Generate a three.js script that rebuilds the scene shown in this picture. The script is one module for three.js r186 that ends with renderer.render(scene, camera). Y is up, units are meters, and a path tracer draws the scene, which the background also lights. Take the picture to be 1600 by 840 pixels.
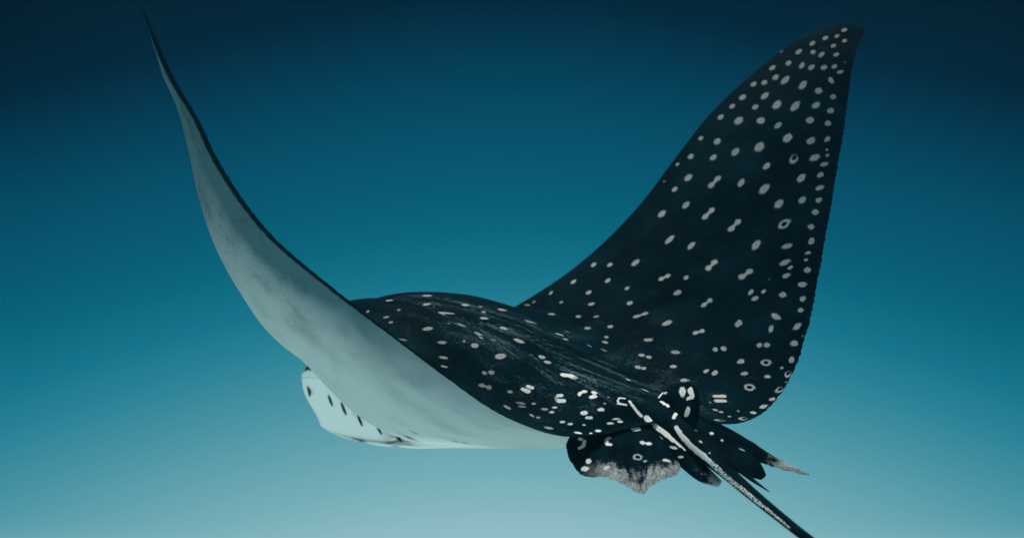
import * as THREE from 'three';
import { ImprovedNoise } from 'three/addons/math/ImprovedNoise.js';

// ---------------------------------------------------------------- camera
const scene = new THREE.Scene();
const PITCH = THREE.MathUtils.degToRad(17.6);          // the diver looks slightly upwards
const EYE = new THREE.Vector3(0, 4, 0);
const FOCAL = 1386;                                    // in pixels of a 1600 x 840 frame
const camera = new THREE.PerspectiveCamera(2 * Math.atan(420 / FOCAL) * 180 / Math.PI, 1600 / 840, 0.05, 2000);
camera.position.copy(EYE);
camera.rotation.set(PITCH, 0, 0);
camera.focus = 2.0; camera.userData.fStop = 2.0;
camera.updateMatrixWorld(true);

// ---------------------------------------------------------------- water light, sun, exposure
const srgb = (r, g, b) => new THREE.Color().setRGB(r / 255, g / 255, b / 255, THREE.SRGBColorSpace).toArray();
const lerpNum = THREE.MathUtils.lerp;
function waterSky() {
  const W = 1024, H = 512, data = new Float32Array(W * H * 4);
  // radiance of the open water with elevation: pale over the sand below, deep blue upwards
  const stops = [[-90, srgb(190, 232, 234)], [-0.3, srgb(190, 232, 234)], [0.4, srgb(149, 191, 199)], [4, srgb(122, 176, 184)], [7, srgb(102, 163, 175)], [10.5, srgb(73, 147, 163)], [14, srgb(44, 130, 150)], [17, srgb(21, 115, 136)],
    [20, srgb(8, 100, 122)], [22.5, srgb(4, 90, 113)], [26.6, srgb(3, 76, 101)], [30.6, srgb(1, 57, 82)], [34.5, srgb(0, 33, 52)], [40, srgb(0, 20, 33)], [60, srgb(0, 12, 20)], [90, srgb(0, 10, 18)]];
  for (let j = 0; j < H; j++) {
    const el = ((j + 0.5) / H - 0.5) * 180;
    for (let i = 0; i < W; i++) {
      const az = ((i + 0.5) / W - 0.5) * 2 * Math.PI + Math.PI / 2, off = Math.atan2(Math.sin(az), Math.cos(az)) * 180 / Math.PI;   // 0 straight ahead
      const e = el < 0.5 ? el : el + 26 * (1 - Math.exp(-(off * off) / 2300)) * THREE.MathUtils.smoothstep(el, -4, 2);   // the glow is widest straight ahead
      let k = 0; while (k < stops.length - 2 && e > stops[k + 1][0]) k++;
      const t = THREE.MathUtils.clamp((e - stops[k][0]) / (stops[k + 1][0] - stops[k][0]), 0, 1);
      for (let q = 0; q < 3; q++) data[(j * W + i) * 4 + q] = lerpNum(stops[k][1][q], stops[k + 1][1][q], t);
      data[(j * W + i) * 4 + 3] = 1;
    }
  }
  const t = new THREE.DataTexture(data, W, H, THREE.RGBAFormat, THREE.FloatType);
  t.mapping = THREE.EquirectangularReflectionMapping; t.minFilter = t.magFilter = THREE.LinearFilter; t.needsUpdate = true;
  return t;
}
scene.background = waterSky();
scene.environment = scene.background;
const sun = new THREE.DirectionalLight(new THREE.Color(1, 0.985, 0.965), 5.0);
const camDir = (x, y, z) => new THREE.Vector3(x, y, z).normalize().applyQuaternion(camera.quaternion);
sun.position.copy(EYE).addScaledVector(camDir(-0.12, 0.84, -0.53), 20);
sun.target.position.copy(EYE).addScaledVector(camDir(0, -0.1, -1), 2.2);
sun.shadow.radius = 12;
scene.add(sun, sun.target);
scene.fog = new THREE.FogExp2(new THREE.Color(0.12, 0.5, 0.8), 0.004);
const renderer = new THREE.WebGLRenderer({ antialias: true });
renderer.toneMapping = THREE.LinearToneMapping;
renderer.toneMappingExposure = 1;
renderer.shadowMap.enabled = true;
sun.castShadow = true;
Object.assign(sun.shadow.camera, { left: -3, right: 3, top: 3, bottom: -3, near: 1, far: 40 });

/*MODEL-BEGIN*/
const V = (x, y, z) => new THREE.Vector3(x, y, z);
// a place given by how far right / down it lies along a sight line of the survey and how far away it is
const at = (x, y, d) => V((x - 800) / 1386 * d, -(y - 420) / 1386 * d, -d);
const noiseGen = new ImprovedNoise();
const noise = (x, y = 0, z = 0) => noiseGen.noise(x + 11.3, y + 7.7, z + 3.1);
const fbm = (x, y, z = 0, n = 4) => { let a = 1, f = 1, s = 0; for (let i = 0; i < n; i++) { s += a * noise(x * f, y * f, z * f + i * 5.2); a *= 0.5; f *= 2.1; } return s; };
const smooth = THREE.MathUtils.smoothstep, clamp = THREE.MathUtils.clamp, lerp = THREE.MathUtils.lerp;

// body axes: F to the snout, L to the left wing, U out of the back
const SNOUT = at(474, 585, 2.80), TAILROOT = at(1058, 664, 1.95);
const F = SNOUT.clone().sub(TAILROOT).normalize(), BODY = SNOUT.distanceTo(TAILROOT);
const L0 = V(0, 1, 0).cross(F).normalize(), U0 = F.clone().cross(L0);
const ROLL = 0.42;
const L = L0.clone().multiplyScalar(Math.cos(ROLL)).addScaledVector(U0, -Math.sin(ROLL));
const U = U0.clone().multiplyScalar(Math.cos(ROLL)).addScaledVector(L0, Math.sin(ROLL));
const NECK = SNOUT.clone().addScaledVector(F, -0.30);

// s from the right wing tip (1) to the left (-1): leading edge, trailing edge, wing thickness, camber
const ST = [
  [1.0, at(1353, 46, 2.62), at(1353, 47, 2.62), 0.003, 0],
  [0.965, at(1325, 37, 2.66), at(1340, 76, 2.58), 0.005, 0.0],
  [0.92, at(1285, 42, 2.70), at(1331, 112, 2.55), 0.007, 0.005],
  [0.86, at(1235, 70, 2.73), at(1325, 160, 2.52), 0.010, 0.01],
  [0.78, at(1172, 119, 2.76), at(1316, 220, 2.48), 0.013, 0.015],
  [0.69, at(1110, 178, 2.77), at(1304, 292, 2.43), 0.018, 0.02],
  [0.59, at(1052, 252, 2.77), at(1291, 368, 2.37), 0.024, 0.025],
  [0.49, at(1000, 320, 2.75), at(1277, 445, 2.31), 0.032, 0.03],
  [0.40, at(945, 378, 2.72), at(1262, 515, 2.25), 0.040, 0.03],
  [0.32, at(888, 426, 2.69), at(1238, 585, 2.19), 0.048, 0.025],
  [0.25, at(838, 460, 2.66), at(1203, 636, 2.13), 0.056, 0.02],
  [0.18, at(772, 500, 2.64), at(1160, 660, 2.06), 0.062, 0.01],
  [0.11, at(705, 545, 2.60), at(1108, 662, 2.00), 0.066, 0],
  [0.0, NECK, TAILROOT, 0.066, 0],
  [-0.11, at(600, 600, 2.53), at(990, 672, 1.92), 0.066, 0],
  [-0.18, at(556, 590, 2.52), at(935, 679, 1.89), 0.062, 0],
  [-0.25, at(508, 576, 2.50), at(870, 680, 1.88), 0.056, -0.01],
  [-0.32, at(462, 552, 2.46), at(788, 649, 1.88), 0.048, -0.015],
  [-0.40, at(418, 515, 2.39), at(700, 590, 1.89), 0.040, -0.02],
  [-0.49, at(378, 460, 2.33), at(612, 522, 1.90), 0.032, -0.02],
  [-0.59, at(338, 388, 2.24), at(519, 449, 1.90), 0.024, -0.02],
  [-0.69, at(311, 310, 2.13), at(425, 367, 1.86), 0.018, -0.015],
  [-0.78, at(292, 228, 2.02), at(353, 272, 1.82), 0.009, -0.008],
  [-0.86, at(275, 165, 1.93), at(307, 182, 1.79), 0.007, -0.003],
  [-0.92, at(251, 110, 1.86), at(269, 116, 1.76), 0.006, 0],
  [-0.965, at(236, 60, 1.79), at(246, 66, 1.73), 0.005, 0],
  [-1.0, at(223, 14, 1.72), at(224, 15, 1.72), 0.003, 0],
].reverse();
const SX = ST.map((r) => r[0]);
function pchip(xs, ys) {                                   // smooth curve through the stations without overshoot
  const n = xs.length, h = [], d = [], m = [];
  for (let i = 0; i < n - 1; i++) { h[i] = xs[i + 1] - xs[i]; d[i] = (ys[i + 1] - ys[i]) / h[i]; }
  m[0] = d[0]; m[n - 1] = d[n - 2];
  for (let i = 1; i < n - 1; i++) m[i] = (d[i - 1] * h[i] + d[i] * h[i - 1]) / (h[i] + h[i - 1]);
  return (x) => {
    let i = 0; while (i < n - 2 && x > xs[i + 1]) i++;
    const t = (x - xs[i]) / h[i], t2 = t * t, t3 = t2 * t;
    return ys[i] * (2 * t3 - 3 * t2 + 1) + h[i] * m[i] * (t3 - 2 * t2 + t) + ys[i + 1] * (3 * t2 - 2 * t3) + h[i] * m[i + 1] * (t3 - t2);
  };
}
const curve3 = (k) => { const c = ['x', 'y', 'z'].map((a) => pchip(SX, ST.map((r) => r[k][a]))); return (s) => V(c[0](s), c[1](s), c[2](s)); };
const discLE = curve3(1), discTE = curve3(2), thickAt = pchip(SX, ST.map((r) => r[3])), camberAt = pchip(SX, ST.map((r) => r[4]));
const HEAD = 0.12;                                         // half width of the head in s
function leadingEdge(s) {
  const p = discLE(s), k = Math.abs(s) / HEAD;
  if (k < 1) p.addScaledVector(F, 0.30 * Math.pow(1 - Math.pow(k, 2.5), 0.72));
  return p;
}
function trailingEdge(s) {
  const p = discTE(s), a = Math.abs(s);
  const ripple = (Math.sin(s * 440 + 5 * noise(s * 40)) * 0.0011 * (1 + 1.4 * noise(s * 70, 4)) + 0.0022 * noise(s * 28, 9)) * smooth(a, 0.12, 0.3) * (1 - smooth(a, 0.85, 0.95));
  return p.addScaledVector(F, ripple);
}
const along = (xs, ys) => { const f = pchip(xs, ys); return (x) => f(clamp(x, xs[0], xs[xs.length - 1])); };
const backHeight = along([0, 0.04, 0.12, 0.25, 0.42, 0.62, 0.82, 1.0, 1.15, 1.35], [0.02, 0.055, 0.11, 0.192, 0.248, 0.253, 0.20, 0.125, 0.075, 0.03]);
const bellyDepth = along([0, 0.04, 0.12, 0.25, 0.42, 0.62, 0.82, 1.0, 1.15, 1.35], [0.165, 0.175, 0.20, 0.205, 0.175, 0.142, 0.118, 0.092, 0.06, 0.02]);
const bodyWidth = along([0, 0.06, 0.2, 0.32, 0.5, 0.7, 0.9, 1.1, 1.35], [0.14, 0.15, 0.18, 0.26, 0.36, 0.38, 0.32, 0.22, 0.11]);
const foil = (c) => 2.6 * (0.55 * Math.sqrt(c) * (1 - c) + 0.12 * c * (1 - c) * (1 - c) + 0.03 * (1 - c));  // rounded front, thin rear
function midSurface(s, c) {
  const a = leadingEdge(s), b = trailingEdge(s);
  return a.lerp(b, c);
}
const axisPoint = new THREE.Vector3();
function skin(s, c, side) {                                // side +1 the back, -1 the belly
  const p = midSurface(s, c), e = 1e-3;
  const dc = trailingEdge(s).sub(leadingEdge(s));
  const ds = discLE(s + e).lerp(discTE(s + e), c).sub(discLE(s - e).lerp(discTE(s - e), c));
  const n = dc.cross(ds).normalize();
  const closing = Math.min(1, Math.sqrt(Math.max(0, c) / 0.06)) * Math.min(1, Math.max(0, 1 - c) / 0.06);
  
  axisPoint.copy(p).sub(SNOUT);
  const xb = -axisPoint.dot(F), yb = axisPoint.dot(L);
  const w = bodyWidth(xb) * (side > 0 ? 1 : 0.70), t = Math.abs(yb) / w, head = 1 - smooth(xb, 0.08, 0.3), front = clamp(c / (side > 0 ? 0.10 : lerp(0.1, 0.035, 1 - smooth(Math.abs(s), 0.08, 0.2))), 0, 1), edge = Math.sqrt(front);
  const g = Math.pow(Math.max(0, 1 - t * t), lerp(1.5, 0.5, head));
  p.addScaledVector(U, (side > 0 ? backHeight(xb) : -bellyDepth(xb)) * g * edge * (1 - smooth(c, 0.93, 1) * 0.7));
  if (side < 0 && Math.abs(s) < HEAD) p.addScaledVector(F, (0.07 * edge * edge + 0.02 * Math.sin(edge * 1.5 * Math.PI)) * (1 - smooth(xb, 0.05, 0.25)) * (1 - Math.abs(s) / HEAD));
  p.addScaledVector(n, camberAt(s) * 4 * c * (1 - c) + 0.006 * fbm(s * 7, c * 2.5, 1, 2) * smooth(c, 0.05, 0.3) * (1 - smooth(c, 0.8, 1)) * smooth(Math.abs(s), 0.12, 0.3) * (1 - smooth(Math.abs(s), 0.6, 0.9)));
  const th = thickAt(s) * (Math.abs(s) < HEAD * 1.4 ? lerp(0.3, 1, smooth(xb, 0.2, 0.5)) : 1);
  p.addScaledVector(n, side * th * 0.5 * (foil(clamp(c, 0, 1)) * Math.min(1, (1 - c) / 0.02 + 0.1)));
  return p;
}

// ---- the fins and the tail, each a surface over (u, v)
const path = (pts) => { const c = new THREE.CatmullRomCurve3(pts, false, 'centripetal'); return (t) => c.getPoint(clamp(t, 0, 1)); };
const leftRoot = path([at(898, 676, 1.93), at(945, 664, 1.95), at(1000, 662, 1.95), at(1052, 682, 1.94)]);
const leftEdge = path([at(884, 696, 1.90), at(890, 718, 1.87), at(906, 738, 1.84), at(938, 745, 1.81), at(966, 752, 1.79), at(998, 768, 1.77), at(1026, 754, 1.79), at(1056, 744, 1.82), at(1068, 712, 1.88)]);
function leftPelvic(u, v) {
  const e = leftEdge(u), rag = 0.010 * fbm(u * 9, 3) + 0.006 * fbm(u * 30, 7);
  const a = leftRoot(u), p = a.clone().lerp(e, v * (1 + rag * 3 * v));
  return p.addScaledVector(U, 0.005 * Math.sin(v * Math.PI) + 0.004 * v * v * Math.sin(u * 17) + 0.0015 * v * Math.sin(u * 60 + v * 3));
}
const rightUpper = path([at(1085, 648, 2.03), at(1130, 666, 2.03), at(1175, 691, 2.02), at(1203, 710, 2.0), at(1235, 727, 1.98), at(1265, 741, 1.96)]);
const rightLower = path([at(1090, 690, 1.97), at(1125, 706, 1.97), at(1160, 716, 1.97), at(1187, 721, 1.97), at(1220, 732, 1.96), at(1265, 742.5, 1.955)]);
function rightPelvic(u, v) {
  const rag = 0.004 * fbm(v * 14, u * 2) * v;
  return rightUpper(v).lerp(rightLower(v), u).addScaledVector(U, 0.012 * Math.sin(u * Math.PI) * (1 - v) + rag);
}
const finBase = path([at(1018, 636, 2.05), at(1050, 655, 1.97), at(1086, 672, 1.90)]);
const finTop = path([at(1029, 622, 2.06), at(1042, 606, 2.04), at(1066, 598, 1.99), at(1086, 602, 1.94), at(1093, 622, 1.91), at(1092, 655, 1.895)]);
function dorsalFin(u, v) {
  return finBase(u).lerp(finTop(u), v).addScaledVector(L, 0.012 * Math.sin(v * Math.PI) * Math.sin(u * Math.PI));
}
// round limbs: centre line with a radius, flattened by `flat` along `up`
function limb(pts, radii, flat, up) {
  const c = new THREE.CatmullRomCurve3(pts, false, 'centripetal'), ts = radii.map((r, i) => i / (radii.length - 1)), r = pchip(ts, radii);
  return (u, v) => {
    const k = clamp(v, 0, 1) * (pts.length - 1) / (pts.length - 1), p = c.getPoint(k), t = c.getTangent(k), side = t.clone().cross(up).normalize(), n = side.clone().cross(t).normalize(), a = u * 2 * Math.PI;
    const tip = v > 0.999 ? 0.02 : 1;
    return p.addScaledVector(side, r(k) * Math.cos(a) * tip).addScaledVector(n, r(k) * Math.sin(a) * flat * tip);
  };
}
const tail = limb([at(940, 640, 2.10), at(1006, 650, 2.02), at(1050, 668, 1.95), at(1090, 697, 1.87), at(1130, 732, 1.79), at(1170, 767, 1.71), at(1215, 804, 1.62), at(1262, 841, 1.52), at(1330, 890, 1.40), at(1430, 950, 1.27), at(1600, 1030, 1.12), at(1900, 1120, 0.98), at(2350, 1200, 0.88)],
  [0.03, 0.052, 0.041, 0.024, 0.0160, 0.0125, 0.0102, 0.0088, 0.0080, 0.0072, 0.0062, 0.0045, 0.0015], 0.9, U);
const leftClasper = limb([at(1030, 668, 1.95), at(1058, 700, 1.89), at(1082, 726, 1.85), at(1104, 744, 1.82), at(1126, 756, 1.80)], [0.028, 0.024, 0.021, 0.018, 0.008], 0.7, U);
const rightClasper = limb([at(1075, 668, 1.97), at(1112, 690, 1.93), at(1148, 714, 1.89), at(1176, 732, 1.86), at(1194, 746, 1.84)], [0.036, 0.036, 0.031, 0.024, 0.008], 0.6, U);
const spineOne = limb([at(1092, 684, 1.87), at(1130, 713, 1.82), at(1170, 745, 1.77), at(1204, 769, 1.73)], [0.008, 0.007, 0.005, 0.0008], 0.6, U);
const spineTwo = limb([at(1092, 680, 1.88), at(1120, 700, 1.85), at(1158, 728, 1.81), at(1190, 749, 1.78)], [0.008, 0.007, 0.005, 0.0008], 0.6, U);
/*MODEL-END*/

// ---------------------------------------------------------------- pigment on the skin, with some light, shade and haze painted in
/*SPOTS*/
const SPOTS = {
  wing: [  // strengths drop toward the tip: light falloff painted into the spots
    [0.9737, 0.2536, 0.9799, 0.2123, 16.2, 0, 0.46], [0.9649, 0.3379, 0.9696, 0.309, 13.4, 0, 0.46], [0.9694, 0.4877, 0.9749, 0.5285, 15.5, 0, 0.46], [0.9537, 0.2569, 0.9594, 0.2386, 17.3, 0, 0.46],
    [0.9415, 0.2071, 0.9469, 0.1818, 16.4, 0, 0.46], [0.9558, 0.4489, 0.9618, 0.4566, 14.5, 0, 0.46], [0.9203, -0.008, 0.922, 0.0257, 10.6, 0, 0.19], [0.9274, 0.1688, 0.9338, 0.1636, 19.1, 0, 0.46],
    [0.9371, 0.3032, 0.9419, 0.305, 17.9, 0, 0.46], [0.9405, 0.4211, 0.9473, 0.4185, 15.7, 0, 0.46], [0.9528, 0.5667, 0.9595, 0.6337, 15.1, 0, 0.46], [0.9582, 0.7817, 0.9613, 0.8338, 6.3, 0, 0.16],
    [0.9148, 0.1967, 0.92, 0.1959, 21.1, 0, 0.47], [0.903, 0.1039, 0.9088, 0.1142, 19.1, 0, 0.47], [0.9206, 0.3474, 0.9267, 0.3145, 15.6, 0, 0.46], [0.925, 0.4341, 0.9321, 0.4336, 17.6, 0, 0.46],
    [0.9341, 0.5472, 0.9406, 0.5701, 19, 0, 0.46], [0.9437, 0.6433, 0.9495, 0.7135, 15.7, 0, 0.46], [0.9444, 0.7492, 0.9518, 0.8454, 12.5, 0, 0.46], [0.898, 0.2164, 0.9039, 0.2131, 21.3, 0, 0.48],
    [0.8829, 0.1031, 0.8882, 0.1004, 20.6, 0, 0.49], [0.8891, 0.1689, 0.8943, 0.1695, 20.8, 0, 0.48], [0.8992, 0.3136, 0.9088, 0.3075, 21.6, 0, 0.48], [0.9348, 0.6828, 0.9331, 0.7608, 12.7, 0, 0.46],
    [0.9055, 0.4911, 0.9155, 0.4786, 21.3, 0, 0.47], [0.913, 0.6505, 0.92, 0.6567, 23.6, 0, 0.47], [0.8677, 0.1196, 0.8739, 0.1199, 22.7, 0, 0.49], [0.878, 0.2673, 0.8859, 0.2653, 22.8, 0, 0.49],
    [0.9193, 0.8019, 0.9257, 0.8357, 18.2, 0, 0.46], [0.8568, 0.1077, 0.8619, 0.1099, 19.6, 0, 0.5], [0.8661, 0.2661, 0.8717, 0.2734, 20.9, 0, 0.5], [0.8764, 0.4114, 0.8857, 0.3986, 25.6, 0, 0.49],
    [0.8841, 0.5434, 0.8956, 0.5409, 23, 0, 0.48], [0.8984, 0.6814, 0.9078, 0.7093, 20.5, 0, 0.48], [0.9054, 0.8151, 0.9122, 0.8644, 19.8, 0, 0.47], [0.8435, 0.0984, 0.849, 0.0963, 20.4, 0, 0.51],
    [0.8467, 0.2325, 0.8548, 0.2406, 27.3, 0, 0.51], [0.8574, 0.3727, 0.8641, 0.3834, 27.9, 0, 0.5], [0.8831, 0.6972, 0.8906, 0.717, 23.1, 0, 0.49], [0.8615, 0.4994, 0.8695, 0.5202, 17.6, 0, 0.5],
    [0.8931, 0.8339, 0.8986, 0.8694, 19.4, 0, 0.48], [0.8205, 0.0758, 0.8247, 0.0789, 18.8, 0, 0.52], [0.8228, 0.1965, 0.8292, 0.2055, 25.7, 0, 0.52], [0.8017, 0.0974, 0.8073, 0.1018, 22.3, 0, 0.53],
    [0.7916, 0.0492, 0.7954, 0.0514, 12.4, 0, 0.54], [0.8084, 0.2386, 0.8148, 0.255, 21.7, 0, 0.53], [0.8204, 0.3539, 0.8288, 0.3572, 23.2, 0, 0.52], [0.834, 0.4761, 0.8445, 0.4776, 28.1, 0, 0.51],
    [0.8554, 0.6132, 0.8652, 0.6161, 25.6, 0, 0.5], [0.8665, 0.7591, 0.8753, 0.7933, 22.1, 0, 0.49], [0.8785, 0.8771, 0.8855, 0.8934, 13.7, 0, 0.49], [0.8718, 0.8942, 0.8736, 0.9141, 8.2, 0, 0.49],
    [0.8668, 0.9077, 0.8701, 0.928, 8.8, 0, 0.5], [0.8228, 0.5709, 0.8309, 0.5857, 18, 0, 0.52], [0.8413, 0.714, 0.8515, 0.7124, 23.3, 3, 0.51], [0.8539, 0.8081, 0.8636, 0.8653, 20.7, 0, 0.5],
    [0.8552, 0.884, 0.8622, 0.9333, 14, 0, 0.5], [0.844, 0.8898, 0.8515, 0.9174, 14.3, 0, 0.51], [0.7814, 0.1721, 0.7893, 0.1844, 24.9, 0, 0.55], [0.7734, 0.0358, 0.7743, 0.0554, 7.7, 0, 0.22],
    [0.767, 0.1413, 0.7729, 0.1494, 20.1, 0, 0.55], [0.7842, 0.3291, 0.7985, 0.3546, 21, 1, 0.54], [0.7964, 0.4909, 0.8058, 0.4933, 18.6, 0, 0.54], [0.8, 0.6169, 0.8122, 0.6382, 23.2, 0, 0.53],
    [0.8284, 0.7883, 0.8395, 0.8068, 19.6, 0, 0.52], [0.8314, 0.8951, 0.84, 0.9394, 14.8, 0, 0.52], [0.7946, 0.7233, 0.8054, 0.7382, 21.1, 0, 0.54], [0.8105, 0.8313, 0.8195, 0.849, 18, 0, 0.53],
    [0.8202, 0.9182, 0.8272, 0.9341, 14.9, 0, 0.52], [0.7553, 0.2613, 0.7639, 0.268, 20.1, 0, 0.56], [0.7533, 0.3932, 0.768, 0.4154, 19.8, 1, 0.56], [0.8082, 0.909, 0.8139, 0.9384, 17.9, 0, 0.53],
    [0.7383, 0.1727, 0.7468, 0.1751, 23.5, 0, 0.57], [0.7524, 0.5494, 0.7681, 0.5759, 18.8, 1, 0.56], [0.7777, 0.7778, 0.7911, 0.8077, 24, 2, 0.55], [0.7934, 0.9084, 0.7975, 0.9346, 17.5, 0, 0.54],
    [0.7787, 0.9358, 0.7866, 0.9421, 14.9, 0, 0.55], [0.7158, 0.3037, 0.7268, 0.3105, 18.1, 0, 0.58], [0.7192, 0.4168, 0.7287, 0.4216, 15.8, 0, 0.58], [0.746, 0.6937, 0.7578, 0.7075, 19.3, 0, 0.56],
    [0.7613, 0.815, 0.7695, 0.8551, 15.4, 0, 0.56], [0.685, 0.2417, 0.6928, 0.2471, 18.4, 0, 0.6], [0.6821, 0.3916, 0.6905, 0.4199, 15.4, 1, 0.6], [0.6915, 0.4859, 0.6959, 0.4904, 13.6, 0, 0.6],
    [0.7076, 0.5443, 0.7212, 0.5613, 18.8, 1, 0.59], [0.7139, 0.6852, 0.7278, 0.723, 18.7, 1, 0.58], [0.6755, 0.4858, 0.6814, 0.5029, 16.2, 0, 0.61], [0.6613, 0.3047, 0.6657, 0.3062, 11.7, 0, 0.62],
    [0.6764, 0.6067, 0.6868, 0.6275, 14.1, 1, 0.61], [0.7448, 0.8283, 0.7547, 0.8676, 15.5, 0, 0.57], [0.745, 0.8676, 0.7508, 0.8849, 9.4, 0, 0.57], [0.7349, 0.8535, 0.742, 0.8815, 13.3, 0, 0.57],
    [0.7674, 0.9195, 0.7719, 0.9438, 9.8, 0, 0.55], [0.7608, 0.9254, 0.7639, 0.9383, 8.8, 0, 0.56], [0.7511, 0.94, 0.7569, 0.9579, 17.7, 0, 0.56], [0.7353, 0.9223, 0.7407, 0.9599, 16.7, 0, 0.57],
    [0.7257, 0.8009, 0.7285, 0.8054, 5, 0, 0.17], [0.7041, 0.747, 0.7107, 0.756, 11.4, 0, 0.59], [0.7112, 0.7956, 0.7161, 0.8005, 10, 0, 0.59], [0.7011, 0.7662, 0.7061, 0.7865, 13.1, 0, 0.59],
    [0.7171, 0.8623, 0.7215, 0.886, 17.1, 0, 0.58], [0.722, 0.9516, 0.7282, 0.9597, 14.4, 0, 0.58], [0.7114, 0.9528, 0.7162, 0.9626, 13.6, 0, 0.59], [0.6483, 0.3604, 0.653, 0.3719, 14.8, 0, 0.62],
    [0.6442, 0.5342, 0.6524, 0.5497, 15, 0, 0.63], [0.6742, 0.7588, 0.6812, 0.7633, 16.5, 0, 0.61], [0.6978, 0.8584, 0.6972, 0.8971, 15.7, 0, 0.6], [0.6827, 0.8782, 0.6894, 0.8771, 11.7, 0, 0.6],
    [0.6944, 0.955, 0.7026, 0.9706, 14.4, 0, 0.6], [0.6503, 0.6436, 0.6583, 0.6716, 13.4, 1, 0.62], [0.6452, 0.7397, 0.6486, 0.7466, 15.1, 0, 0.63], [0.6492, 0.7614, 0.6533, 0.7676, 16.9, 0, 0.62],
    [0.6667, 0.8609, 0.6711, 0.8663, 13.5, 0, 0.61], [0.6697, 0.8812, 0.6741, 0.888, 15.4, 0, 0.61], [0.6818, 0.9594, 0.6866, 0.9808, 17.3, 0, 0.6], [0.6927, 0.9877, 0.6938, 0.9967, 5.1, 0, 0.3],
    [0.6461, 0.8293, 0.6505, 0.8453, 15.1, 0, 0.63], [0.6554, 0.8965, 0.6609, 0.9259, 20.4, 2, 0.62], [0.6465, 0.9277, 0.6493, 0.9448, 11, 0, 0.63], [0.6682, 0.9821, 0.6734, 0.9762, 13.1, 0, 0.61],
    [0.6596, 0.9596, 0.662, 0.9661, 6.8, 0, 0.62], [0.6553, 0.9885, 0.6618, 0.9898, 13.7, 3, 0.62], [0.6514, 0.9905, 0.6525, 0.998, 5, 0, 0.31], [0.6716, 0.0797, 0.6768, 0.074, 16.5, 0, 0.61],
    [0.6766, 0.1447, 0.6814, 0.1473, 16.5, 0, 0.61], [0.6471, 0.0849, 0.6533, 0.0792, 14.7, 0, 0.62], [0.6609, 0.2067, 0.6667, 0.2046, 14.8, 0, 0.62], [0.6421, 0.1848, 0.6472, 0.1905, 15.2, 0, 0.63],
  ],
  back: [
    [0.6383, 0.4266, 0.6496, 0.4549, 12.5, 1, 0.5], [0.6225, 0.5316, 0.6272, 0.5537, 11.5, 0, 0.58], [0.6246, 0.6353, 0.6282, 0.6601, 12.5, 0, 0.54], [0.607, 0.5724, 0.6089, 0.5914, 11.6, 0, 0.58],
    [0.6086, 0.596, 0.6103, 0.6127, 11.2, 0, 0.58], [0.6104, 0.6818, 0.6137, 0.6951, 12.2, 0, 0.65], [0.5946, 0.6113, 0.5945, 0.633, 13.3, 0, 0.53], [0.5942, 0.6365, 0.598, 0.6388, 12.3, 0, 0.53],
    [0.6211, 0.7733, 0.6271, 0.7747, 10.2, 0, 0.64], [0.6236, 0.7991, 0.6304, 0.7968, 12.5, 0, 0.64], [0.6387, 0.8635, 0.6421, 0.8791, 11.2, 0, 0.63], [0.6289, 0.8998, 0.6343, 0.9256, 22, 2, 0.64],
    [0.6027, 0.8629, 0.611, 0.8881, 11.7, 5, 0.65], [0.5983, 0.8815, 0.6062, 0.9026, 12.5, 5, 0.65], [0.6396, 0.9834, 0.6465, 0.9936, 14.4, 3, 0.63], [0.6309, 0.9847, 0.6354, 0.994, 9.7, 0, 0.63],
    [0.6182, 0.9808, 0.6262, 0.9914, 11.3, 0, 0.64], [0.6081, 0.9783, 0.6121, 0.9876, 10.5, 0, 0.65], [0.5924, 0.9816, 0.5995, 0.9897, 13.1, 3, 0.53], [0.5869, 0.9119, 0.5896, 0.9238, 10.4, 0, 0.42],
    [0.5881, 0.9293, 0.5908, 0.9367, 9.4, 0, 0.42], [0.5879, 0.959, 0.5906, 0.9632, 7.5, 0, 0.35], [0.6011, 0.9508, 0.6031, 0.9557, 6.6, 0, 0.33], [0.571, 0.969, 0.5792, 0.9782, 11.1, 3, 0.49],
    [0.5933, 0.8805, 0.595, 0.8846, 7.7, 0, 0.23], [0.6012, 0.7539, 0.6063, 0.7584, 12.6, 0, 0.52], [0.5545, 0.819, 0.5576, 0.8241, 11.4, 0, 0.42], [0.5587, 0.7439, 0.5599, 0.7443, 11.6, 0, 0.8],
    [0.4155, 0.2622, 0.4281, 0.2357, 15.5, 0, 0.5], [0.3784, 0.3274, 0.3838, 0.3116, 9, 0, 0.35], [0.4033, 0.3594, 0.406, 0.363, 9.6, 0, 0.35], [0.3819, 0.384, 0.3871, 0.3902, 9.5, 0, 0.35],
    [0.3784, 0.4207, 0.3829, 0.4229, 9.4, 0, 0.35], [0.5254, 0.3914, 0.5301, 0.3951, 16.1, 0, 0.5], [0.496, 0.4892, 0.5085, 0.4864, 14.2, 0, 0.5], [0.4569, 0.5123, 0.5092, 0.5601, 18, 0, 0.5],
    [0.5305, 0.4767, 0.5368, 0.4594, 15.7, 0, 0.5], [0.541, 0.4554, 0.5441, 0.4419, 10, 0, 0.35], [0.5342, 0.5099, 0.5377, 0.4992, 9.9, 0, 0.5], [0.5198, 0.5702, 0.5277, 0.5611, 13.9, 0, 0.5],
    [0.5518, 0.416, 0.5575, 0.3709, 15.9, 0, 0.5], [0.435, 0.4565, 0.4555, 0.5664, 16.2, 0, 0.5], [0.4257, 0.4676, 0.4304, 0.4658, 9.4, 0, 0.15], [0.3949, 0.4902, 0.4052, 0.493, 13.6, 0, 0.5],
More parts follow.
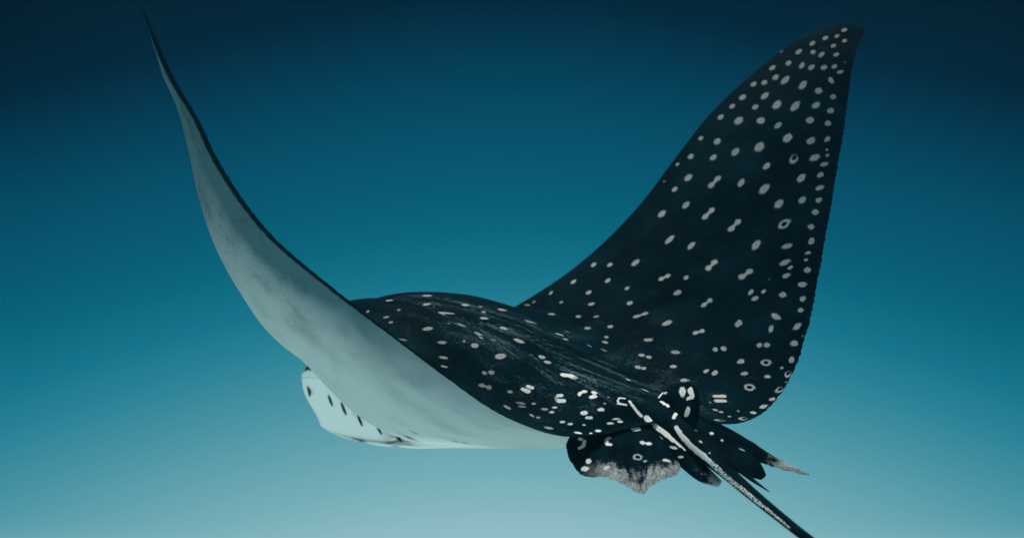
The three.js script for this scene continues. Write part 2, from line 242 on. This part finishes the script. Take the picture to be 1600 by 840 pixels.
    [0.4381, 0.5359, 0.4555, 0.6097, 19.9, 0, 0.5], [0.4355, 0.551, 0.4408, 0.5499, 11.8, 0, 0.4], [0.4146, 0.5924, 0.4225, 0.593, 17.6, 0, 0.5], [0.3915, 0.5559, 0.3979, 0.5677, 9.4, 0, 0.5],
    [0.4128, 0.5703, 0.416, 0.5709, 8.8, 0, 0.3], [0.5213, 0.6125, 0.5255, 0.6154, 15.1, 0, 0.5], [0.5112, 0.6698, 0.5161, 0.6814, 17.5, 0, 0.5], [0.5563, 0.4502, 0.5604, 0.4179, 14.2, 0, 0.35],
    [0.4209, 0.6522, 0.4366, 0.6354, 19.6, 0, 0.5], [0.4562, 0.6358, 0.4744, 0.6651, 13.3, 0, 0.2], [0.5013, 0.7381, 0.5041, 0.7482, 18.4, 0, 0.5], [0.4905, 0.7623, 0.5, 0.7667, 16.9, 0, 0.5],
    [0.3947, 0.694, 0.3968, 0.7047, 8.9, 0, 0.5], [0.4002, 0.698, 0.4024, 0.7088, 11.8, 0, 0.5], [0.3766, 0.6168, 0.3828, 0.6245, 8.2, 0, 0.5], [0.3663, 0.6615, 0.3717, 0.6656, 7.4, 0, 0.4],
    [0.3624, 0.5286, 0.3687, 0.5332, 6.5, 0, 0.3], [0.3799, 0.7358, 0.3864, 0.7538, 13, 1, 0.35], [0.3947, 0.7747, 0.3978, 0.7825, 8, 0, 0.5], [0.5642, 0.4661, 0.5714, 0.46, 12.8, 0, 0.5],
    [0.5629, 0.5001, 0.5681, 0.4922, 9.8, 0, 0.5], [0.4744, 0.8111, 0.489, 0.819, 17.8, 0, 0.5], [0.4777, 0.8239, 0.4915, 0.8301, 17.7, 0, 0.5], [0.3901, 0.8166, 0.3954, 0.8289, 6.9, 0, 0.35],
    [0.3876, 0.8315, 0.3928, 0.8388, 5.3, 0, 0.4], [0.3995, 0.8333, 0.4029, 0.8378, 6.3, 0, 0.5], [0.4009, 0.8584, 0.4051, 0.8672, 7.2, 0, 0.5], [0.4026, 0.8756, 0.4065, 0.8819, 7.3, 0, 0.5],
    [0.4099, 0.8658, 0.4133, 0.8707, 6.7, 0, 0.5], [0.3775, 0.8226, 0.3788, 0.8409, 6.7, 0, 0.5], [0.3879, 0.8657, 0.3884, 0.8793, 5.9, 0, 0.5], [0.3888, 0.8824, 0.392, 0.8852, 6.3, 0, 0.5],
    [0.3993, 0.9182, 0.4035, 0.9247, 7.3, 0, 0.5], [0.4018, 0.9344, 0.4067, 0.9371, 6.3, 0, 0.5], [0.3832, 0.9249, 0.3883, 0.9385, 7.2, 0, 0.5], [0.407, 0.7774, 0.41, 0.7974, 10, 5],
    [0.4142, 0.7715, 0.4171, 0.7879, 10.5, 5], [0.4246, 0.8315, 0.4306, 0.8368, 10.2, 5], [0.4194, 0.8499, 0.4265, 0.8575, 11.9, 5], [0.4213, 0.8387, 0.4234, 0.842, 15.3, 0, 0.5],
    [0.4423, 0.863, 0.4528, 0.865, 8.8, 5], [0.4503, 0.8657, 0.462, 0.8718, 10.9, 5], [0.4674, 0.8794, 0.4634, 0.8913, 12.8, 5], [0.4478, 0.8876, 0.4607, 0.8958, 12.2, 5],
    [0.422, 0.9123, 0.4276, 0.9194, 11.7, 5], [0.4201, 0.9316, 0.4254, 0.9408, 8.7, 5], [0.4359, 0.9246, 0.4427, 0.9325, 11.7], [0.4506, 0.9209, 0.4533, 0.9252, 6, 0, 0.42],
    [0.4684, 0.9101, 0.4715, 0.9127, 6.1, 0, 0.35], [0.4374, 0.9604, 0.4463, 0.9671, 5.3], [0.4299, 0.9657, 0.4356, 0.9717, 7.1], [0.4399, 0.9699, 0.4453, 0.9748, 8.4],
    [0.3998, 0.9184, 0.4029, 0.9233, 6.4], [0.4025, 0.9327, 0.4058, 0.9377, 6.3], [0.4113, 0.9491, 0.4137, 0.9519, 4.5], [0.3977, 0.9658, 0.4011, 0.9814, 7],
    [0.4061, 0.985, 0.4085, 0.9878, 5.8], [0.4135, 0.9782, 0.4182, 0.9839, 9.4], [0.4094, 0.8648, 0.4129, 0.8695, 5.7], [0.4034, 0.8773, 0.406, 0.8816, 5.5],
    [0.4783, 0.8169, 0.4923, 0.823, 19.1], [0.4707, 0.8078, 0.4856, 0.8174, 19], [0.6025, 0.7578, 0.6076, 0.7668, 10.3, 0, 0.26], [0.4704, 0.9299, 0.4814, 0.9226, 4.1, 5],
    [0.4792, 0.9215, 0.4864, 0.9289, 5.5, 5], [0.4633, 0.9365, 0.4735, 0.946, 5.4, 5], [0.4707, 0.9286, 0.4659, 0.9409, 4.5, 5], [0.4847, 0.9367, 0.4787, 0.9482, 6.9, 5],
    [0.4802, 0.945, 0.4739, 0.9643, 8.9, 5], [0.4752, 0.9599, 0.4715, 0.9755, 8.8, 5], [0.4768, 0.9725, 0.4719, 0.9909, 17.4, 5], [0.6276, 0.0634, 0.6325, 0.0517, 10.8, 0, 0.45],
    [0.6144, 0.0507, 0.6175, 0.0464, 9.9, 0, 0.32], [0.6228, 0.1428, 0.626, 0.1439, 10.7, 0, 0.38], [0.6324, 0.2374, 0.6363, 0.254, 11.7, 0, 0.63], [0.608, 0.174, 0.6114, 0.1876, 12.5, 0, 0.45],
    [0.6174, 0.2529, 0.6185, 0.2724, 10.3, 0, 0.51], [0.6231, 0.307, 0.6259, 0.323, 8.9, 0, 0.38], [0.6098, 0.3316, 0.6117, 0.3524, 10.4, 0, 0.52], [0.6193, 0.3884, 0.6217, 0.405, 11.3, 0, 0.64],
    [0.6094, 0.4217, 0.6104, 0.436, 9, 0, 0.52], [0.6044, 0.4354, 0.6053, 0.4581, 8.2, 0, 0.52], [0.5873, 0.3762, 0.5892, 0.3885, 7.2, 0, 0.35], [0.5848, 0.4738, 0.5869, 0.4846, 7.1, 0, 0.42],
    [0.5943, 0.48, 0.5954, 0.5001, 8, 0, 0.28], [0.6106, 0.03, 0.6118, 0.0564, 8.5, 0, 0.26],
  ],
  leftPelvic: [
    [0.5781, 0.1645, 0.6663, 0.1402, 11.8, 5], [0.6527, 0.347, 0.7511, 0.4121, 11.6, 1], [0.1173, 0.4448, 0.1714, 0.4009, 8.1, 5], [0.2106, 0.5435, 0.1939, 0.4033, 7, 5],
    [0.1694, 0.6649, 0.2149, 0.5215, 7.6, 5], [0.3754, 0.3954, 0.4213, 0.3376, 10.5, 5], [0.3909, 0.4665, 0.391, 0.3909, 10, 5], [0.393, 0.4626, 0.4394, 0.4831, 9.1, 5],
    [0.8096, 0.7028, 0.8666, 0.7364, 8.6], [0.2731, 0.7836, 0.3054, 0.7393, 13.6], [0.2458, 0.9011, 0.3026, 0.8886, 11.4], [0.5993, 0.5926, 0.6608, 0.5399, 17.4, 2, 0.6],
    [0.3957, 0.8912, 0.4389, 0.8221, 11.2, 0, 0.7], [0.6696, 0.6278, 0.7064, 0.6475, 6.4, 0, 0.5],
  ],
  rightPelvic: [
  ],
  dorsalFin: [
    [0.1476, 0.5479, 0.1954, 0.8351, 12.5, 5], [0.2252, 0.7597, 0.2861, 0.7308, 6.6, 5, 0.7], [0.4394, 0.8647, 0.573, 0.6957, 17], [0.5586, 0.8939, 0.729, 0.8238, 11.7, 5],
    [0.6281, 0.6884, 0.7047, 0.8309, 9.4, 5], [0.7998, 0.3718, 0.7414, 0.6289, 11.8, 5],
  ],
  tail: [
    [0.3237, 0.1214, 0.311, 0.1399, 11, 5], [0.2991, 0.1478, 0.3537, 0.1358, 7.9, 5], [0.2307, 0.1837, 0.3188, 0.1711, 8.2, 5], [0.3178, 0.1709, 0.385, 0.1655, 9.6, 5],
    [0.1107, 0.1382, 0.085, 0.1643, 10, 5], [0.1867, 0.1991, 0.1594, 0.2173, 10.2, 5], [0.1677, 0.2118, 0.1334, 0.2336, 11.3, 5], [0.1439, 0.2273, 0.1059, 0.2524, 12.5, 5],
    [0.111, 0.2447, 0.0977, 0.2732, 13.3, 5], [0.0988, 0.2655, 0.1037, 0.2933, 13.1, 5], [0.1038, 0.2855, 0.1016, 0.3145, 12.4, 5], [0.1063, 0.3066, 0.0814, 0.3355, 12.1, 6],
    [0.0866, 0.3276, 0.0669, 0.3555, 12.5, 6], [0.0692, 0.3478, 0.0683, 0.3754, 11.8, 6], [0.0673, 0.3676, 0.0778, 0.3967, 11.7, 6], [0.0736, 0.3895, 0.0992, 0.4132, 10.2, 6],
    [0.0947, 0.4074, 0.0985, 0.4273, 9, 6], [0.1004, 0.4217, 0.0842, 0.4419, 8.9, 6], [0.0864, 0.4365, 0.0875, 0.4558, 8.4, 6], [0.0873, 0.4505, 0.0874, 0.4697, 7.7, 6],
    [0.0836, 0.464, 0.1096, 0.4862, 6, 6], [0.106, 0.4804, 0.1052, 0.4999, 5.2, 6], [0.1065, 0.494, 0.0981, 0.5175, 4.2, 6], [0.1006, 0.511, 0.0915, 0.5349, 3.8, 6],
    [0.094, 0.5289, 0.0865, 0.5504, 3.4, 6], [0.3327, 0.23, 0.3942, 0.2272, 8.1, 0, 0.6], [0.2565, 0.2585, 0.2614, 0.2675, 6.1, 0, 0.6], [0.2073, 0.2956, 0.238, 0.2986, 5.5, 0, 0.5],
  ],
  belly: [
    [0.4571, 0.0096, 0.4515, 0.0177, 37.4, 7, 0.9], [0.4748, 0.0732, 0.4733, 0.1375, 19.8, 7], [0.4583, 0.1046, 0.4546, 0.1681, 31.3, 7], [0.3925, 0.2343, 0.4352, 0.1479, 43.8, 7, 0.95],
    [0.4435, 0.053, 0.4429, 0.1463, 20.8, 7, 0.9], [0.3751, 0.4005, 0.4009, 0.3232, 23, 7], [0.4063, 0.4096, 0.4218, 0.4539, 27.3, 7], [0.3945, 0.4287, 0.4007, 0.4978, 17.9, 7, 0.5],
  ],
  leftClasper: [
    [0.0851, 0.0807, 0.127, 0.1554, 5.9], [0.1278, 0.2391, 0.198, 0.3089, 6.8], [0.1085, 0.3719, 0.1821, 0.4158, 5.9], [0.1786, 0.0059, 0.2013, 0.1016, 14.7, 5],
    [0.1967, 0.0634, 0.2246, 0.1702, 12.6, 5], [0.2136, 0.1306, 0.2355, 0.2365, 10.1, 5], [0.2373, 0.194, 0.2612, 0.3162, 7.1, 5], [0.2641, 0.2768, 0.2761, 0.3681, 4.1, 5],
  ],
  rightClasper: [
    [0.2571, 0.218, 0.26, 0.2563, 10.3], [0.2501, 0.338, 0.274, 0.3544, 8, 0, 0.8], [0.1358, 0.5211, 0.1239, 0.641, 7, 5], [0.3169, 0.5007, 0.3685, 0.5607, 8.1, 0, 0.4],
  ],
};
/*SPOTS-END*/
const back = (u, v) => skin(u * 2 - 1, v, 1);
const SURFACE = { back, leftPelvic, rightPelvic, dorsalFin, tail, leftClasper, rightClasper };
const PALE = [0.87, 0.89, 0.87];
// spots are laid out in millimetres on the skin itself: two ends of the long axis in (u, v), a width, a kind and a strength
const BROWN = [0.10, 0.075, 0.065];
function paintSpots(data, W, H, f, spots, tone = PALE) {
  for (const [u1, v1, u2, v2, width, kind = 0, strength = 1] of spots) {
    const u = (u1 + u2) / 2, v = (v1 + v2) / 2, e = 2e-3, w = width / 1000, mid = f(u, v);
    const pu = f(u + e, v).sub(f(u - e, v)).divideScalar(2 * e), pv = f(u, v + e).sub(f(u, v - e)).divideScalar(2 * e);
    const a = pu.clone().multiplyScalar((u2 - u1) / 2).addScaledVector(pv, (v2 - v1) / 2), half = Math.max(a.length(), w * 0.3);
    a.normalize();
    const n = pu.clone().cross(pv).normalize(), b = n.clone().cross(a), reach = (half + w) * (kind === 7 ? 1.3 : 1);
    const g11 = pu.dot(pu), g12 = pu.dot(pv), g22 = pv.dot(pv), det = g11 * g22 - g12 * g12;
    const ru = reach * Math.sqrt(g22 / det), rv = reach * Math.sqrt(g11 / det);
    const ax = pu.dot(a), ay = pv.dot(a), bx = pu.dot(b), by = pv.dot(b), seed = u * 91 + v * 57;
    for (let j = Math.max(0, Math.floor((v - rv) * H)); j <= Math.min(H - 1, (v + rv) * H); j++) for (let i = Math.max(0, Math.floor((u - ru) * W)); i <= Math.min(W - 1, (u + ru) * W); i++) {
      const du = (i + 0.5) / W - u, dv = (j + 0.5) / H - v, x = (du * ax + dv * ay) / half, y = (du * bx + dv * by) / (w / 2);
      const wob = 1 + 0.16 * noise(x * 1.7 + seed, y * 1.7, seed * 0.3);
      let r = Math.hypot(x, y) * wob;
      if (kind === 1) { const p = (w / 2) / half; r = Math.min(Math.hypot((x - 0.58) / 0.46, y), Math.hypot((x + 0.55) / 0.48, y), Math.abs(x) < 0.5 ? Math.abs(y) / 0.5 : 9) * wob; }
      let k = 1 - smooth(r, 0.62, 1.18);
      if (kind === 2) k *= smooth(Math.hypot(x, y) * wob, 0.42, 0.62);
      if (kind === 3) k *= smooth(Math.hypot(x - 0.3, y) * wob, 0.5, 0.7);
      if (kind === 4) { const rr = Math.max(Math.abs(y), 0); k = (1 - smooth(Math.abs(x), 0.9, 1.05)) * (1 - smooth(rr, 0.8, 1.1)); }
      if (kind === 7) k = (1 - smooth(r, 0.1, 1.2)) * smooth(noise(i * 0.06, j * 0.06, seed) + 0.5 * noise(i * 0.2, j * 0.2), -0.5, 0.3);
      if (kind === 5 || kind === 6) { r = Math.hypot(Math.max(0, Math.abs(x) * half - half + w / 2) / (w / 2), y) * (1 + 0.3 * noise(i * 0.05 + seed, j * 0.05)); k = 1 - smooth(r, 0.8, 1.1); }
      if (kind === 0 && w > 0.011) k *= lerp(0.7, 1, smooth(r, 0.15, 0.6));
      if (k <= 0) continue;
      if (kind === 6) k *= smooth(noise(i * 0.11, j * 0.16, 3) + 0.35 * noise(i * 0.3, j * 0.4, 6), -0.22, 0.1);
      if (k > 0.02 && f((i + 0.5) / W, (j + 0.5) / H).distanceTo(mid) > reach * 1.1) continue;   // the skin folds away here
      const mottle = 0.84 + 0.26 * noise(i * 0.35, j * 0.35, 2), q = (j * W + i) * 4, m = clamp(k * strength, 0, 1);
      for (let h = 0; h < 3; h++) data[q + h] = lerp(data[q + h], tone[h] * mottle, m);
    }
  }
}
const toSRGB = (x) => { x = clamp(x, 0, 1); return x < 0.0031308 ? x * 12.92 : 1.055 * Math.pow(x, 1 / 2.4) - 0.055; };
function texture(W, H, base, f, spots, tone) {
  const lin = new Float32Array(W * H * 4);
  for (let j = 0; j < H; j++) for (let i = 0; i < W; i++) { const c = base((i + 0.5) / W, (j + 0.5) / H), q = (j * W + i) * 4; lin[q] = c[0]; lin[q + 1] = c[1]; lin[q + 2] = c[2]; }
  if (spots) paintSpots(lin, W, H, f, spots, tone);
  const out = new Uint8Array(W * H * 4);
  for (let q = 0; q < W * H * 4; q++) out[q] = q % 4 === 3 ? 255 : Math.round(255 * toSRGB(lin[q]));
  const t = new THREE.DataTexture(out, W, H);
  t.colorSpace = THREE.SRGBColorSpace; t.magFilter = THREE.LinearFilter; t.minFilter = THREE.LinearMipmapLinearFilter; t.generateMipmaps = true; t.needsUpdate = true;
  return t;
}
function greyTexture(W, H, f) {
  const out = new Uint8Array(W * H * 4);
  for (let j = 0; j < H; j++) for (let i = 0; i < W; i++) { const g = Math.round(255 * clamp(f(i / W, j / H, i, j), 0, 1)), q = (j * W + i) * 4; out[q] = out[q + 1] = out[q + 2] = g; out[q + 3] = 255; }
  const t = new THREE.DataTexture(out, W, H); t.magFilter = THREE.LinearFilter; t.wrapS = t.wrapT = THREE.RepeatWrapping; t.needsUpdate = true;
  return t;
}
const DARK = [0.0012, 0.0092, 0.0132];  // black skin, with the teal of the water haze mixed in
const darkSkin = (u, v) => { const m = 1 + 0.7 * fbm(u * 22, v * 12) + 0.25 * noise(u * 160, v * 90); return DARK.map((x) => x * Math.max(0.3, m)); };
const chordAt = pchip(SX, ST.map((r) => Math.max(0.02, r[1].distanceTo(r[2]))));
function backSkin(u, v) {
  const X = u * 3, Y = v * chordAt(u * 2 - 1);              // metres across and along the body
  const s = u * 2 - 1, c = DARK.map((x, i) => x * Math.max(0.35, 1 + 0.55 * fbm(X * 8, Y * 8) + 0.22 * noise(X * 55, Y * 55)) + [0.002, 0.008, 0.0105][i] * smooth(fbm(X * 5, Y * 5, 12), 0.1, 0.8));
  // pale scuffs and fine speckle over the middle of the back
  const where = Math.exp(-Math.pow(s / 0.17, 2)) * smooth(v, 0.3, 0.5) * (1 - smooth(v, 0.88, 0.97));
  const grain = noise(X * 150, Y * 150) * 0.8 + noise(X * 310, Y * 310, 4) * 0.5, patch = fbm(X * 14, Y * 14, 6);
  const k = where * smooth(grain + patch * 0.8, 0.12, 0.7);
  const streak = 0.25 * smooth(fbm(X * 30, Y * 6, 9) + 0.2 * noise(X * 160, Y * 50), 0.55, 1.0) * Math.exp(-Math.pow(s / 0.4, 2));
  const face = (1 - smooth(v + 0.004 * noise(u * 60, v * 60), 0.012, 0.022)) * (1 - smooth(Math.abs(s), 0.07, 0.1));
  if (face > 0) return c.map((x, i) => lerp(x, [0.8, 0.8, 0.78][i], face));
  return c.map((x, i) => lerp(x, [0.085, 0.145, 0.165][i], clamp(k * 0.8 + streak * 0.4, 0, 1)));
}
const rearMargin = along([0, 0.3, 0.49, 0.59, 0.69, 0.78, 0.86, 0.92, 1], [0.006, 0.008, 0.016, 0.036, 0.075, 0.13, 0.24, 0.5, 1]);
function bellySkin(u, v) {
  const s = u * 2 - 1, a = Math.abs(s);
  const X = u * 3, Y = v * chordAt(s), fine = noise(X * 110, Y * 110) * 0.5 + noise(X * 240, Y * 240, 5) * 0.5, cloud = fbm(X * 9, Y * 9, 3, 4);
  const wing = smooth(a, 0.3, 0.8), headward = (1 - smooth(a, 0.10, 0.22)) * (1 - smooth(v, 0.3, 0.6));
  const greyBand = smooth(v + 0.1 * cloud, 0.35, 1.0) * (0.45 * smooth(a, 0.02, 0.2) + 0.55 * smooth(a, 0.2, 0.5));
  let c = [0.50, 0.545, 0.54].map((x, i) => lerp(x * (1 - 0.10 * smooth(cloud, -0.1, 0.8) - 0.5 * wing * smooth(fine * 1.3 + cloud * 0.7, 0.0, 0.8) - 0.3 * smooth(a, 0.45, 0.7) * smooth(fbm(X * 34, Y * 34, 2), 0.2, 0.6)) * (1 + 0.05 * fine), [0.03, 0.10, 0.125][i], clamp(0.62 * greyBand + 0.85 * smooth(a, 0.34, 0.82), 0, 0.92)));  // dusky tips, deepened further to paint in the weaker light up there
  c = c.map((x, i) => lerp(x, [0.88, 0.87, 0.85][i], headward));  // white head, raised further in colour to stand for brighter light on it
  // dark margins along the rear edge, the front edge near the tip, and the tip itself
  const rearWidth = rearMargin(a);
  const rear = smooth(v, 1 - rearWidth * 1.25, 1 - rearWidth * 0.8);
  const front = (1 - smooth(v, 0.02, 0.05)) * smooth(a, 0.62, 0.8);
  const tip = smooth(a + 0.05 * noise(u * 60, v * 6), 0.9, 1.0);
  const dark = Math.max(rear, front, tip);
  return c.map((x, i) => lerp(x, DARK[i] * 1.2, dark));
}
const skinBump = greyTexture(512, 512, (u, v, i, j) => 0.5 + 0.25 * noise(i * 0.11, j * 0.11) + 0.25 * noise(i * 0.31, j * 0.31, 3));
const hide = (map, rough, rep) => {
  const b = skinBump.clone(); b.repeat.set(...rep);
  return new THREE.MeshPhysicalMaterial({ map, roughness: rough, bumpMap: b, bumpScale: 0.0012, ior: 1.035, specularIntensity: 0.4 });
};
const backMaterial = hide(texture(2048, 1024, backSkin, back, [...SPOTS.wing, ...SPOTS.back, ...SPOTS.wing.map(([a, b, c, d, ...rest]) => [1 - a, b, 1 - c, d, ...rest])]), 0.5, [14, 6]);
const bellyMaterial = hide(texture(2048, 1024, bellySkin, (u, v) => skin(u * 2 - 1, v, -1), SPOTS.belly, BROWN), 0.55, [14, 6]);
backMaterial.name = 'spotted_back_skin'; bellyMaterial.name = 'white_belly_skin';

// ---------------------------------------------------------------- the animal
const centre = at(790, 640, 2.25).applyQuaternion(camera.quaternion).add(EYE);
const place = (p) => p.applyQuaternion(camera.quaternion).add(EYE).sub(centre);
const ray = new THREE.Group();
ray.name = 'spotted_eagle_ray';
ray.position.copy(centre);
ray.userData = { label: 'black spotted eagle ray with white belly swimming away, both wings raised', category: 'ray' };
scene.add(ray);
function gridGeometry(layers) {                            // layers: { nu, nv, f, flip }
  const pos = [], uv = [], idx = [], g = new THREE.BufferGeometry(); let base = 0;
  for (const { us, vs, f, flip, material } of layers) {
    const from = idx.length, nu = us.length, nv = vs.length;
    for (const v of vs) for (const u of us) { const p = place(f(u, v)); pos.push(p.x, p.y, p.z); uv.push(u, v); }
    for (let j = 0; j < nv - 1; j++) for (let i = 0; i < nu - 1; i++) {
      const a = base + j * nu + i, b = a + 1, c = a + nu, d = c + 1;
      if (flip) idx.push(a, c, b, b, c, d); else idx.push(a, b, c, b, d, c);
    }
    base += nu * nv; g.addGroup(from, idx.length - from, material);
  }
  g.setAttribute('position', new THREE.Float32BufferAttribute(pos, 3));
  g.setAttribute('uv', new THREE.Float32BufferAttribute(uv, 2));
  g.setIndex(idx); g.computeVertexNormals();
  return g;
}
const steps = (n, f = (t) => t) => Array.from({ length: n + 1 }, (_, i) => f(i / n));
function part(name, g, m, parent = ray, label) {
  const o = new THREE.Mesh(g, m); o.name = name; o.castShadow = o.receiveShadow = true;
  if (label) o.userData.label = label;
  parent.add(o); return o;
}
// span samples, closer together where the sides of the head turn
const us = [...steps(420, (t) => t * (0.5 - 0.5 * HEAD)), ...steps(160, (t) => { const k = t * 2 - 1; return 0.5 + 0.5 * HEAD * Math.sign(k) * (1 - Math.pow(1 - Math.abs(k), 2.2)); }).slice(1, -1), ...steps(420, (t) => 0.5 + 0.5 * HEAD + t * (0.5 - 0.5 * HEAD))];
const vs = steps(200, (t) => 0.5 * t + 0.5 * t * t * (1.5 - 0.5 * t)).map((t, i, a) => t / a[a.length - 1]);
part('body', gridGeometry([{ us, vs, f: back, flip: false, material: 0 }, { us, vs, f: (u, v) => skin(u * 2 - 1, v, -1), flip: true, material: 1 }]), [backMaterial, bellyMaterial]);

function fin(name, f, nu, nv, thick, m, label) {           // a fin with two faces that meet at its rim
  const normal = (u, v) => { const e = 0.004, cu = clamp(u, e, 1 - e), cv = clamp(v, e, 1 - e); return f(cu + e, cv).sub(f(cu - e, cv)).cross(f(cu, cv + e).sub(f(cu, cv - e))).normalize(); };
  const face = (k) => (u, v) => f(u, v).addScaledVector(normal(u, v), k * thick(u, v) * Math.min(1, Math.sqrt(Math.max(0, Math.min(u, 1 - u) * 12))) * Math.min(1, (1 - v) * 14));
  return part(name, gridGeometry([{ us: steps(nu), vs: steps(nv), f: face(0.5), flip: false, material: 0 }, { us: steps(nu), vs: steps(nv), f: face(-0.5), flip: true, material: 0 }]), m, ray, label);
}
const tattered = (u, v) => { const c = darkSkin(u * 0.3, v * 0.3), k = smooth(v + 0.10 * fbm(u * 11, v * 4, 2) + 0.13 * noise(u * 34, v * 9) + 0.10 * noise(u * 90, v * 50), 0.74, 0.9) * smooth(u, 0.22, 0.5) * (0.55 + 0.45 * smooth(noise(u * 80, v * 26, 7) + 0.5 * noise(u * 200, v * 110, 8), -0.2, 0.25)); return c.map((x, i) => lerp(x, [0.38, 0.42, 0.42][i], k)); };
fin('pelvic_fin', leftPelvic, 140, 60, (u, v) => 0.014 * (1 - v) + 0.003, hide(texture(512, 256, tattered, leftPelvic, SPOTS.leftPelvic), 0.5, [3, 2]), 'fan-shaped left pelvic fin with pale ragged rim');
const torn = (u, v) => { const c = darkSkin(u * 0.2, v * 0.3), k = smooth(v + 0.1 * fbm(u * 6, v * 14, 2) + 0.1 * noise(u * 30, v * 60), 0.66, 0.78) + 0.6 * (1 - smooth(u, 0.02, 0.16)) * smooth(v, 0.1, 0.4); return c.map((x, i) => lerp(x, [0.33, 0.36, 0.36][i], clamp(k, 0, 1))); };
fin('pelvic_fin', rightPelvic, 40, 100, (u, v) => 0.012 * (1 - v) + 0.003, hide(texture(128, 512, torn, rightPelvic, SPOTS.rightPelvic), 0.5, [2, 3]), 'right pelvic fin drawn out to a thin pale tip');
fin('dorsal_fin', dorsalFin, 60, 50, (u, v) => 0.022 * (1 - v) + 0.005, hide(texture(256, 256, (u, v) => darkSkin(u * 0.1, v * 0.15), dorsalFin, SPOTS.dorsalFin), 0.45, [2, 2]));
function round(name, f, nu, nv, map, rough, label) {
  return part(name, gridGeometry([{ us: steps(nu), vs: steps(nv), f, flip: false, material: 0 }]), hide(map, rough, [1, 6]), ray, label);
}
round('tail', tail, 32, 260, texture(256, 2048, (u, v) => darkSkin(u * 0.1, v), tail, SPOTS.tail), 0.45);
const claspTip = (u, v) => { const c = darkSkin(u * 0.1, v * 0.2), k = smooth(v + 0.2 * fbm(u * 5, v * 6, 4) + 0.12 * noise(u * 20, v * 40), 0.72, 0.9) * 0.8; return c.map((x, i) => lerp(x, [0.31, 0.34, 0.34][i], k)); };
round('clasper', leftClasper, 28, 70, texture(128, 256, claspTip, leftClasper, SPOTS.leftClasper), 0.5);
round('clasper', rightClasper, 28, 70, texture(128, 256, (u, v) => darkSkin(u * 0.1, v * 0.2), rightClasper, SPOTS.rightClasper), 0.5);
const spineMaterial = new THREE.MeshPhysicalMaterial({ color: new THREE.Color(0.0016, 0.0068, 0.0095), roughness: 0.5, ior: 1.035 });
for (const f of [spineOne, spineTwo]) part('tail_spine', gridGeometry([{ us: steps(12), vs: steps(40), f, flip: false, material: 0 }]), spineMaterial);

// gill slits and the eye on the left of the head, set into the skin
const GILLS = [[0.4664,0.0053],[0.4606,0.0088],[0.4545,0.0159],[0.4471,0.027],[0.4168,0.1074],[0.4801,0.0019]];/*GILLS*/
const slitMaterial = new THREE.MeshPhysicalMaterial({ color: new THREE.Color(0.012, 0.02, 0.022), roughness: 0.7, ior: 1.035 });
GILLS.slice(0, 5).forEach(([u, v], i) => {
  const o = part('gill_slit', new THREE.SphereGeometry(1, 20, 14), slitMaterial), tilt = [0, 0.05, 0.1, 0.3, 0.7][i];
  o.position.copy(place(skin(u * 2 - 1, v, -1)));
  o.scale.set([0.0046, 0.0052, 0.005, 0.0045, 0.0045][i], [0.021, 0.024, 0.024, 0.021, 0.02][i], 0.006);
  o.quaternion.setFromUnitVectors(V(0, 1, 0), U.clone().addScaledVector(F, tilt).normalize().applyQuaternion(camera.quaternion));
});
const eye = part('eye', new THREE.SphereGeometry(1, 24, 18), new THREE.MeshPhysicalMaterial({ color: new THREE.Color(0.045, 0.06, 0.065), roughness: 0.3, ior: 1.1 }));
eye.position.copy(place(skin(GILLS[5][0] * 2 - 1, GILLS[5][1], -1))); eye.scale.set(0.005, 0.026, 0.007); eye.rotation.z = 0.2;
renderer.render(scene, camera);
